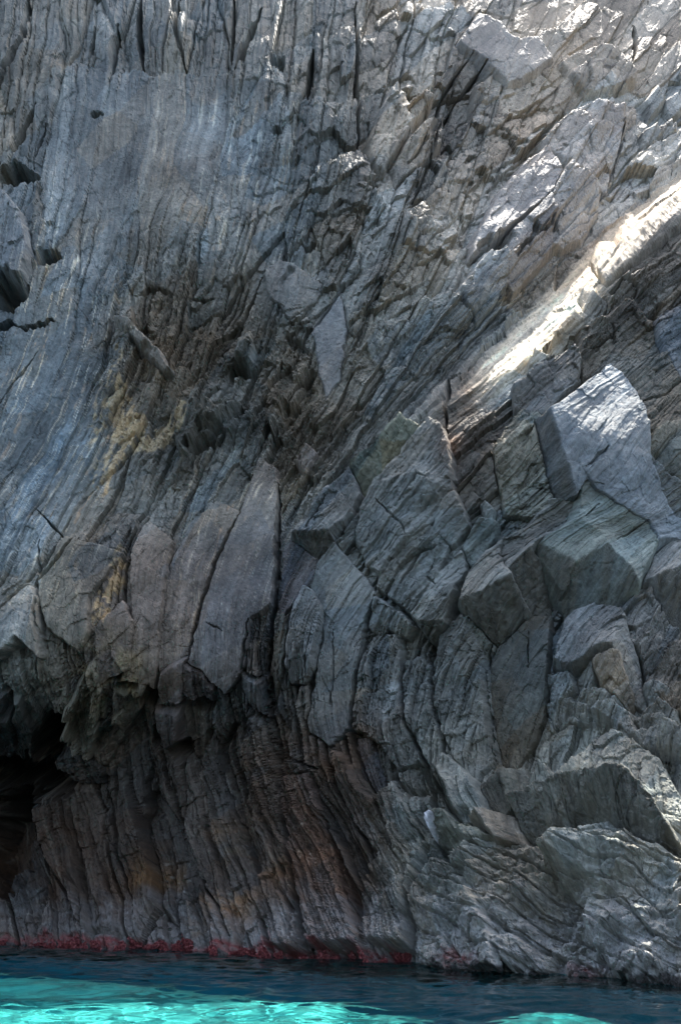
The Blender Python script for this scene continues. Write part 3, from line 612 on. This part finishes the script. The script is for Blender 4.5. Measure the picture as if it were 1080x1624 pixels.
# right middle
for nm, lb, V, F, kw in [
 ('rock_block', 'oval grey-brown boulder face resting above the huge blue-grey block', [(814,628,.7),(860,594,.75),(901,567,.75),(913,590,.7),(909,620,.6),(884,650,.6),(862,676,.5),(840,668,.4),(816,656,.35)], None, dict(mix=(.17,.16,.155,.5), joint=-.3)),
 ('rock_block', 'small triangular rock left of the oval boulder face', [(838,580,.4),(848,565,.5),(873,580,.4),(850,594,.3),(835,606,.2)], None, dict()),
 ('rock_block', 'dark-faced block with a thin sunlit top edge under the rounded cap rocks', [(920,527,0.50),(988,488,0.35),(1006,505,0.35),(1032,524,0.20),(1046,572,0.15),(968,608,0.35),(926,613,0.15),(918,570,0.25)], None, dict(mul=(.75,.68,.62))),
 ('rock_block', 'dark slab right of the huge blue-grey block, ruled by slanting bedding lines', [(970,609,.5),(1046,573,.5),(1072,620,.5),(1110,645,.5),(1110,690,.35),(1060,700,.35),(1018,700,.35),(1000,660,.35)], None, dict(mul=(.7,.65,.6))),
 ('rock_block', 'blue-tinted block at the right edge beside the bedded dark slab', [(1034,520,.45),(1050,505,.4),(1110,500,.3),(1110,650,.4),(1074,620,.45),(1048,574,.5)], None, dict(mix=(.12,.15,.2,.5))),
 ('rock_block', 'lit-crested ridge block between the ramp and the dark-faced block', [(858,545,-0.35),(880,527,0.20),(911,492,0.25),(932,515,0.10),(922,556,-0.05),(890,560,-0.05),(866,566,-0.35)], None, dict(mul=(1.05,1.0,.95))),
 ('boulder', 'rounded cap rock with a sunlit crown below the bright ramp', [(912,474,0.00),(926,464,0.25),(942,463,0.25),(962,480,0.10),(968,502,-0.30),(940,500,-0.10),(926,488,-0.10)], None, dict(mix=(.2,.2,.2,.5))),
 ('boulder', 'smaller knob beside the rounded cap rock', [(968,470,-0.05),(985,452,0.15),(1006,462,0.05),(1004,480,-0.25),(984,488,-0.25)], None, dict()),
 ('rock_block', 'grey block at the right edge below the bedded dark slab', [(1004,735,.4),(1025,706,.5),(1060,690,.55),(1110,685,.6),(1110,760,.5),(1076,780,.5),(1045,760,.4),(1022,742,.3)], None, dict(mul=(.9,.88,.82))),
 ('rock_slab', 'pale blue slab at the right edge under the grey block', [(1006,738,.5),(1022,745,.55),(1050,768,.6),(1078,786,.55),(1110,770,.5),(1110,835,.4),(1060,832,.45),(1040,800,.45)], None, dict(mix=(.19,.21,.23,.5))),
 ('rock_column', 'stack of three rounded ribs left of the huge blue-grey block', [(814,672,.4),(828,665,.5),(856,676,.45),(846,695,.7),(872,806,.55),(850,826,.5),(800,820,.3),(790,765,.3),(784,724,.3)], None, dict(mul=(1,.98,.9), rough=1.2)),
 ('rock_block', 'small square step at the foot of the olive edge of the huge blue-grey block', [(862,800,.75),(893,796,.85),(903,822,.8),(880,834,.5),(864,826,.5)], None, dict(mix=(.19,.2,.19,.4))),
 ('rock_block', 'little pale upright stone in the brown band above the dark lens-shaped block', [(763,806,.3),(770,802,.45),(784,815,.45),(780,836,.3),(768,832,.2)], None, dict(mul=(1.3,1.3,1.3))),
 ]:
    block(nm, lb, 'rock' if nm != 'boulder' else 'boulder', V, F, group='blocks around the huge blue-grey block', **{**dict(rough=.8), **kw})
# upper right
GU = 'tilted slabs of the upper right cliff'
for nm, lb, V, F, kw in [
 ('rock_slab', 'tilted slab with a pale left edge and brownish face, upper middle', [(622,272,.2),(642,246,.75),(662,222,.85),(676,217,.9),(696,200,.5),(692,240,.5),(666,270,.4),(640,292,.3),(622,305,.2)], None, dict()),
 ('rock_slab', 'pointed streaked slab just left of the tilted pale-edged slab', [(585,230,.3),(606,180,.6),(622,152,.8),(640,182,.6),(648,202,.5),(627,246,.4),(606,280,.3),(588,264,.2)], None, dict()),
 ('rock_block', 'little rectangular block between the two tilted slabs of the upper middle', [(643,186,.6),(667,165,.9),(676,176,.8),(650,202,.4)], None, dict(k=.1, mul=(.8,.75,.7))),
 ('rock_slab', 'large smooth pale slab near the top of the photo', [(725,75,.4),(755,30,.5),(790,48,.55),(806,75,.6),(845,72,.5),(872,100,.4),(842,126,.5),(802,141,.4),(765,106,.5)], None, dict(mix=(.3,.31,.33,.5), rough=.5)),
 ('rock_mass', 'bulging pale rock with a sunlit brow, upper right', [(858,236,.6),(885,205,.9),(930,190,1.1),(974,200,1.0),(979,226,.7),(962,308,.1),(940,300,.4),(912,288,.5),(890,272,.6),(866,256,.7)], None, dict(mix=(.32,.3,.3,.5), rough=.9)),
 ('rock_mass', 'cream rounded block just below the bulging sunlit rock', [(866,325,.6),(892,284,.8),(940,308,.7),(944,345,.3),(920,385,.2),(890,402,.3),(864,396,.4)], None, dict(mix=(.33,.32,.32,.5), rough=.9)),
 ('rock_slab', 'broad purple-grey slanting slab left of the cream rounded block', [(786,318,.55),(828,268,.6),(862,248,.65),(882,292,.6),(864,326,.6),(812,366,.6),(742,418,.45),(746,390,.4)], None, dict(mix=(.2,.185,.195,.6), rough=.5)),
 ('rock_slab', 'second slanting slab, below the broad purple-grey one and cut off square on the right', [(800,385,.5),(862,328,.7),(872,358,.7),(796,424,.35)], None, dict(mix=(.21,.195,.2,.5), rough=.5)),
 ('rock_slab', 'lowest slanting slab of the three, resting over the sunlit ramp', [(792,428,.5),(872,364,.7),(866,405,.5),(862,416,.4),(810,472,.2),(796,455,.4)], None, dict(mix=(.18,.165,.17,.5), rough=.6)),
 ('rock_slab', 'blunt grey slab with a pointed top left of the lowest slanting slab', [(722,470,.4),(760,425,.6),(791,403,.7),(797,460,.5),(775,496,.3),(755,520,.1),(735,500,.3)], None, dict(mul=(.95,.97,1.0))),
 ('rock_block', 'angular crag with a shaded notch at the top right', [(886,108,.4),(915,96,.7),(942,90,.8),(972,100,.8),(1002,136,.5),(972,150,.6),(935,152,.3),(910,140,.5)], None, dict(mix=(.28,.27,.26,.4), rough=1.2)),
 ('boulder', 'small block lodged at the top right beside the crag', [(1020,164,.3),(1034,152,.6),(1048,170,.5),(1030,186,.2)], None, dict()),
 ('boulder', 'small block at the right edge above the row of lit cubes', [(1050,170,.3),(1066,162,.5),(1078,180,.4),(1062,192,.1)], None, dict()),
 ('boulder', 'first lit cube-shaped stone from the left in the row above the bright ramp', [(1012,222,.4),(1032,216,.7),(1040,230,.5),(1020,242,.2)], None, dict(k=.1)),
 ('boulder', 'second lit cube-shaped stone from the left in the row above the bright ramp', [(1038,216,.5),(1056,210,.7),(1062,226,.5),(1044,236,.2)], None, dict(k=.1)),
 ('rock_wedge', 'loose rust-stained wedge of rock lying on the bright ramp', [(966,392,0.00),(985,372,0.40),(1024,362,0.40),(1030,372,0.10),(990,405,0.00),(968,412,-0.10)], [(0,1,2,3,4,5)], dict(mix=(.2,.1,.05,.45), k=.09)),
 ('rock_wedge', 'blue-grey wedge end sticking out of the bright ramp', [(936,420,0.20),(950,400,0.50),(975,392,0.30),(968,430,0.10),(948,440,0.00)], None, dict(k=.09)),
 ('rock_ledge', 'shelf edge with a long sunlit line at the right edge of the photo', [(950,440,.45),(1000,402,.7),(1080,345,.9),(1120,315,.9),(1120,350,.5),(1060,385,.4),(1000,425,.3),(960,452,.2)], None, dict(mix=(.14,.13,.13,.4))),
 ]:
    block(nm, lb, 'rock' if nm != 'boulder' else 'boulder', V, F, group=GU, **{**dict(rough=.8), **kw})
# middle left
for nm, lb, V, F, kw in [
 ('rock_slab', 'tall thin blue-grey wedge slab in the centre of the photo', [(496,526,0.15),(518,492,0.15),(540,463,0.20),(549,505,0.20),(546,560,0.15),(538,605,0.10),(517,634,0.05),(506,580,0.15)], None, dict(mix=(.17,.19,.22,.6), rough=.4)),
 ('rock_block', 'five-sided smooth brownish block face above the thin wedge slab', [(421,430,0.15),(445,418,0.20),(470,426,0.20),(511,456,0.15),(500,480,0.15),(462,508,0.15),(426,470,0.10)], None, dict(mix=(.15,.145,.14,.5), rough=.5)),
 ('rock_block', 'blue-grey flake lodged by the dark hollow left of centre', [(378,545,.3),(398,535,.4),(404,560,.45),(396,585,.4),(380,572,.3)], None, dict(mul=(1.3,1.35,1.4))),
 ('rock_block', 'small squarish purple-grey stone in the rubble below the centre', [(470,735,.35),(488,712,.5),(504,728,.5),(486,754,.35)], None, dict(mul=(1.3,1.25,1.35), rough=.4)),
 ('rock_mass', 'jutting brow of grey rock over the dark hollow left of centre', [(280,690,.3),(312,650,.6),(345,655,.65),(380,645,.5),(350,672,.6),(325,690,.75),(290,725,.5)], None, dict(rough=1.0)),
 ('rock_block', 'grey block at the left edge between two black hollows', [(-30,300,.3),(10,310,.5),(38,350,.6),(50,410,.6),(35,462,.5),(5,425,.3),(-30,430,.2)], None, dict(mix=(.24,.25,.26,.5))),
 ('rock_block', 'thin block spur between the two black hollows near the left edge', [(50,370,.2),(62,300,.4),(60,290,.3),(72,380,.2),(52,425,.2)], None, dict(mul=(.8,.75,.7))),
 ('rock_slab', 'thin pale flake slanting across the brown rock left of centre', [(188,516,.5),(200,518,.6),(240,556,.65),(277,600,.5),(268,602,.4),(228,562,.4)], None, dict(mix=(.3,.3,.29,.5), k=.1, rough=.4)),
 ]:
    block(nm, lb, 'rock', V, F, group='rocks of the left and central face', **{**dict(rough=.9, joint=.1, warp=2.2), **kw})
block('quartz_chip', 'small bright white mark on the tip of the pale-topped rock near the lower right', 'stone',
 [(698,1319,.75),(706,1313,.8),(714,1315,.95),(709,1330,.8),(703,1340,.6)], mix=(.8,.8,.78,.97), k=.1, rough=.4, joint=-.05)
block('quartz_chip', 'tiny white fleck on the front of the wedge block right of centre', 'stone',
 [(763,920,.72),(768,912,.72),(771,914,.74),(766,925,.76)], mix=(.7,.7,.68,.97), k=.1, rough=.3, warp=.5, joint=.4)
# ------------------------------------------------------------------ build blocks and cliff
def axis(lo, hi, f0, f1, st, grow=1.12, mx=30):
    mid = list(np.arange(f0, f1 + st, st)); s = st; x = f0; left = []
    while x > lo: s = min(s * grow, mx); x -= s; left.append(x)
    s = st; x = mid[-1]; right = []
    while x < hi: s = min(s * grow, mx); x += s; right.append(x)
    return np.array(left[::-1] + mid + right)
FAST = 1.5
A, B = np.meshgrid(axis(-690, 1780, -24, 1104, FAST, 1.025, 14), axis(-105, 1690, -20, 1580, FAST, 1.04, 14))
H = cliff_relief(A, B) + lips(A, B)
sock = np.zeros(A.shape)
block_objs = []
ai = A[0]; bi = B[:, 0]
for n_, bk in enumerate(BLOCKS):
    a, b, h, inside, edge, film = lab_block(**bk)
    under = sample_h = None
    rel = cliff_relief(a, b, True)
    low = 0.35 * fbm(a / 150, b / 150, 21, 3)
    hh = h + (rel - low) * bk.get('rough', 1.0) + low - cuts(a, b) * (.6 if bk.get('cut', True) else 0)
    keep = inside | (edge < 7)
    me = grid_mesh(bk['name'], a, b, hh, keep, bk.get('mul'), bk.get('mix'), film)
    o = bpy.data.objects.new(bk['name'], me); C.objects.link(o)
    o['kind'] = 'thing'; o['label'] = bk['label']; o['category'] = bk['cat']
    if bk.get('group'): o['group'] = bk['group']
    block_objs.append(o)
    # seat of the block in the wall, with a joint round it
    i0, i1 = np.searchsorted(ai, [a.min(), a.max()]); j0, j1 = np.searchsorted(bi, [b.min(), b.max()])
    if i1 > i0 and j1 > j0:
        sa = np.clip(((A[j0:j1, i0:i1] - a[0, 0]) / 1.5).round().astype(int), 0, a.shape[1] - 1)
        sb = np.clip(((B[j0:j1, i0:i1] - b[0, 0]) / 1.5).round().astype(int), 0, a.shape[0] - 1)
        ins = inside[sb, sa]; ed = edge[sb, sa]
        hb = h[sb, sa]
        s_ = np.where(ins, 1.0, np.clip(1.4 - ed / 3.0, 0, 1))
        tgt = np.minimum(H[j0:j1, i0:i1], np.where(ins, hb - 0.35, bk.get('joint', -0.12)) )
        H[j0:j1, i0:i1] = H[j0:j1, i0:i1] * (1 - s_) + tgt * s_
H = H - cuts(A, B)
me = grid_mesh('cliff', A, B, H)
cliff = bpy.data.objects.new('cliff', me); C.objects.link(cliff); cliff['kind'] = 'structure'
cliff['label'] = 'towering grey sea cliff of folded, streaked rock layers'
# the land behind the cliff edge
top = wall_point(A[:1], B[:1], H[:1])[0][::4]
V = [tuple(p) for p in top] + [(p[0] * 1.3, p[1] + 60, p[2] + 6) for p in top]
n0 = len(top); me = bpy.data.meshes.new('plateau')
me.from_pydata(V, [], [(i, i + 1, n0 + i + 1, n0 + i) for i in range(n0 - 1)])
pm, pt, pp = M('plateau_rock'); pp.inputs['Base Color'].default_value = (.22, .21, .19, 1); pp.inputs['Roughness'].default_value = .9
pnz = node(pt, 'ShaderNodeTexNoise'); pnz.inputs['Scale'].default_value = .6; pnz.inputs['Detail'].default_value = 8
prp = node(pt, 'ShaderNodeValToRGB'); prp.color_ramp.elements[0].color = (.12, .12, .1, 1); prp.color_ramp.elements[1].color = (.3, .28, .25, 1)
pt.links.new(pnz.outputs[0], prp.inputs[0]); pt.links.new(prp.outputs[0], pp.inputs['Base Color'])
me.materials.append(pm)
pl = bpy.data.objects.new('hill', me); C.objects.link(pl); pl['kind'] = 'structure'

# ------------------------------------------------------------------ sea
def plane_grid(name, x0, x1, y0, y1, fn, xs=None, ys=None):
    X, Y = np.meshgrid(xs, ys); Z = fn(X, Y); ny, nx = X.shape
    idx = np.arange(ny * nx).reshape(ny, nx)
    q = np.stack([idx[:-1, :-1], idx[:-1, 1:], idx[1:, 1:], idx[1:, :-1]], -1).reshape(-1, 4)
    me = bpy.data.meshes.new(name); V = np.stack([X, Y, Z], -1).reshape(-1, 3)
    me.vertices.add(len(V)); me.vertices.foreach_set('co', V.astype(np.float32).reshape(-1))
    me.loops.add(len(q) * 4); me.loops.foreach_set('vertex_index', q.astype(np.int32).reshape(-1))
    me.polygons.add(len(q)); me.polygons.foreach_set('loop_start', np.arange(0, len(q) * 4, 4, dtype=np.int32))
    me.polygons.foreach_set('use_smooth', np.ones(len(q), bool)); me.update(calc_edges=True)
    o = bpy.data.objects.new(name, me); C.objects.link(o); return o
def waves(X, Y):
    wx = X + .6 * fbm(X / 3, Y / 3, 201, 2); wy = Y + .6 * fbm(X / 3, Y / 3, 202, 2)
    z = .05 * fbm(wx / 2.2, wy / 1.3, 203, 3) + .036 * (1 - 2 * np.abs(fbm(wx / .9, wy / .55, 204, 3))) + .012 * fbm(wx / .24, wy / .15, 205, 2)
    return z
xs = axis(-300, 300, -11, 10, .06, 1.2, 12); ys = axis(-150, 60, 10.0, 27, .06, 1.2, 12)
water = plane_grid('water', 0, 0, 0, 0, waves, xs, ys); water['kind'] = 'structure'
water['label'] = 'turquoise sea water, sunlit in front and shaded near the cliff'
wm, wt, wp = M('sea_water')
wp.inputs['Base Color'].default_value = (.09, .80, .92, 1)
wp.inputs['Transmission Weight'].default_value = 1.0; wp.inputs['IOR'].default_value = 1.33; wp.inputs['Roughness'].default_value = 0.0
sd.cycles.is_caustics_light = True
water.cycles.is_caustics_caster = True
water.data.materials.append(wm)

def bed(X, Y):  # drops away where the water is meant to look shaded
    return -1.7 + .4 * fbm(X / 5, Y / 5, 211, 4) + .12 * fbm(X / 1.1, Y / 1.1, 212, 3) - 2.2 * sstep(-1, 3, X) - 2.6 * sstep(-2.2, 2.4, Y - (18.4 - .42 * X) + .8 * fbm(X / 2, Y / 2, 213, 3)) - .6 * np.clip(11.5 - Y, 0, 20) - .5 * np.clip(-12 - X, 0, 12) + 2.3 * np.exp(-(((X - 3.3) / 1.7)**2 + ((Y - 15.1) / .8)**2)) * (1 + .5 * fbm(X / .7, Y / .5, 214, 3))
seabed = plane_grid('seabed', 0, 0, 0, 0, bed, axis(-300, 300, -12, 11, .25, 1.2, 14), axis(-150, 60, 4, 28, .25, 1.2, 14))
seabed['kind'] = 'structure'
bm_, bt, bp = M('pale_seabed')
bn = node(bt, 'ShaderNodeTexNoise'); bn.inputs['Scale'].default_value = .95; bn.inputs['Detail'].default_value = 7; bn.inputs['Distortion'].default_value = .6
br = node(bt, 'ShaderNodeValToRGB')
e = br.color_ramp.elements; e[0].position = .38; e[0].color = (.09, .13, .12, 1); e[1].position = .55; e[1].color = (.50, .46, .36, 1)
btc = node(bt, 'ShaderNodeTexCoord'); bt.links.new(btc.outputs['Object'], bn.inputs['Vector']); bt.links.new(bn.outputs[0], br.inputs[0]); bt.links.new(br.outputs[0], bp.inputs['Base Color'])
bp.inputs['Roughness'].default_value = .9
# sand lies only on the shelf: deep bottom coloured dark in place of shade on the water
bg_ = node(bt, 'ShaderNodeNewGeometry'); bs = node(bt, 'ShaderNodeSeparateXYZ'); bt.links.new(bg_.outputs['Position'], bs.inputs[0])
bmr = node(bt, 'ShaderNodeMapRange'); bmr.inputs[1].default_value = -4.2; bmr.inputs[2].default_value = -2.6; bt.links.new(bs.outputs['Z'], bmr.inputs[0])
bmx = node(bt, 'ShaderNodeMix', data_type='RGBA'); bmx.inputs[6].default_value = (.03, .10, .13, 1)
bt.links.new(bmr.outputs[0], bmx.inputs[0]); bt.links.new(br.outputs[0], bmx.inputs[7]); bt.links.new(bmx.outputs[2], bp.inputs['Base Color'])
seabed.data.materials.append(bm_)
seabed.cycles.is_caustics_receiver = True

# ------------------------------------------------------------------ red crust of algae along the waterline
rng = np.random.default_rng(5)
def crust(name, label, spans, n, colr, zlo, zhi):
    V = []; Fc = []; cc = []
    # find the waterline of the wall column by column
    Pw = wall_point(A, B, H)
    for k in range(n):
        s0, s1, dens = spans[rng.integers(len(spans))]
        a_ = rng.uniform(s0, s1)
        if vn(np.array([a_ / 26]), np.array([3.0]), 301)[0] < -.3 + (1 - dens) * .5: continue
        i = int(np.searchsorted(ai, a_)); i = min(i, len(ai) - 1)
        col = Pw[:, i, 2]; z = zlo + (zhi - zlo) * rng.random()**1.6 * (.6 + .5 * vn(np.array([a_ / 14]), np.array([9.0]), 302)[0])
        js = np.where((col[:-1] >= z) & (col[1:] < z) & (bi[:-1] > 1400))[0]
        if len(js) == 0: continue
        p = Pw[js[0], i] + np.array([rng.normal(0, .01), -.02, 0]); s_ = rng.uniform(.018, .042)
        for m in range(3):
            th = rng.uniform(0, 6.28); d1 = np.array([math.cos(th), -abs(rng.normal(0, .6)), math.sin(th)]); d2 = np.cross(d1, rng.normal(0, 1, 3)); d2 /= np.linalg.norm(d2) + 1e-6
            b0 = len(V); V += [p - d2 * s_ * .4, p + d1 * s_ * .6 - d2 * s_ * .5 , p + d1 * s_ * 1.2, p + d1 * s_ * .6 + d2 * s_ * .5]; Fc.append((b0, b0 + 1, b0 + 2, b0 + 3))
    me = bpy.data.meshes.new(name); me.from_pydata([tuple(v) for v in V], [], Fc)
    m_, t_, p_ = M(name + '_material'); nz = node(t_, 'ShaderNodeTexNoise'); nz.inputs['Scale'].default_value = 22
    rp = node(t_, 'ShaderNodeValToRGB'); rp.color_ramp.elements[0].position = .35; rp.color_ramp.elements[1].position = .65
    rp.color_ramp.elements[0].color = tuple(colr[0]) + (1,); rp.color_ramp.elements[1].color = tuple(colr[1]) + (1,)
    tc_ = node(t_, 'ShaderNodeTexCoord'); t_.links.new(tc_.outputs['Object'], nz.inputs['Vector'])
    t_.links.new(nz.outputs[0], rp.inputs[0]); t_.links.new(rp.outputs[0], p_.inputs['Base Color']); p_.inputs['Roughness'].default_value = .5
    me.materials.append(m_); o = bpy.data.objects.new(name, me); C.objects.link(o); o['kind'] = 'stuff'; o['label'] = label
    return o
crust('red_algae', 'dark red algae crust in a ragged band along the waterline of the cliff', [(0, 120, .5), (110, 330, 1), (270, 480, 1), (330, 600, 1), (600, 640, .5)], 45000, ((.10, .015, .02), (.36, .11, .10)), -.03, .20)
crust('pink_algae', 'pinkish red algae tufts at the foot of the lower right rocks', [(715, 780, .8), (890, 960, .5)], 2500, ((.16, .04, .03), (.25, .12, .09)), .0, .25)
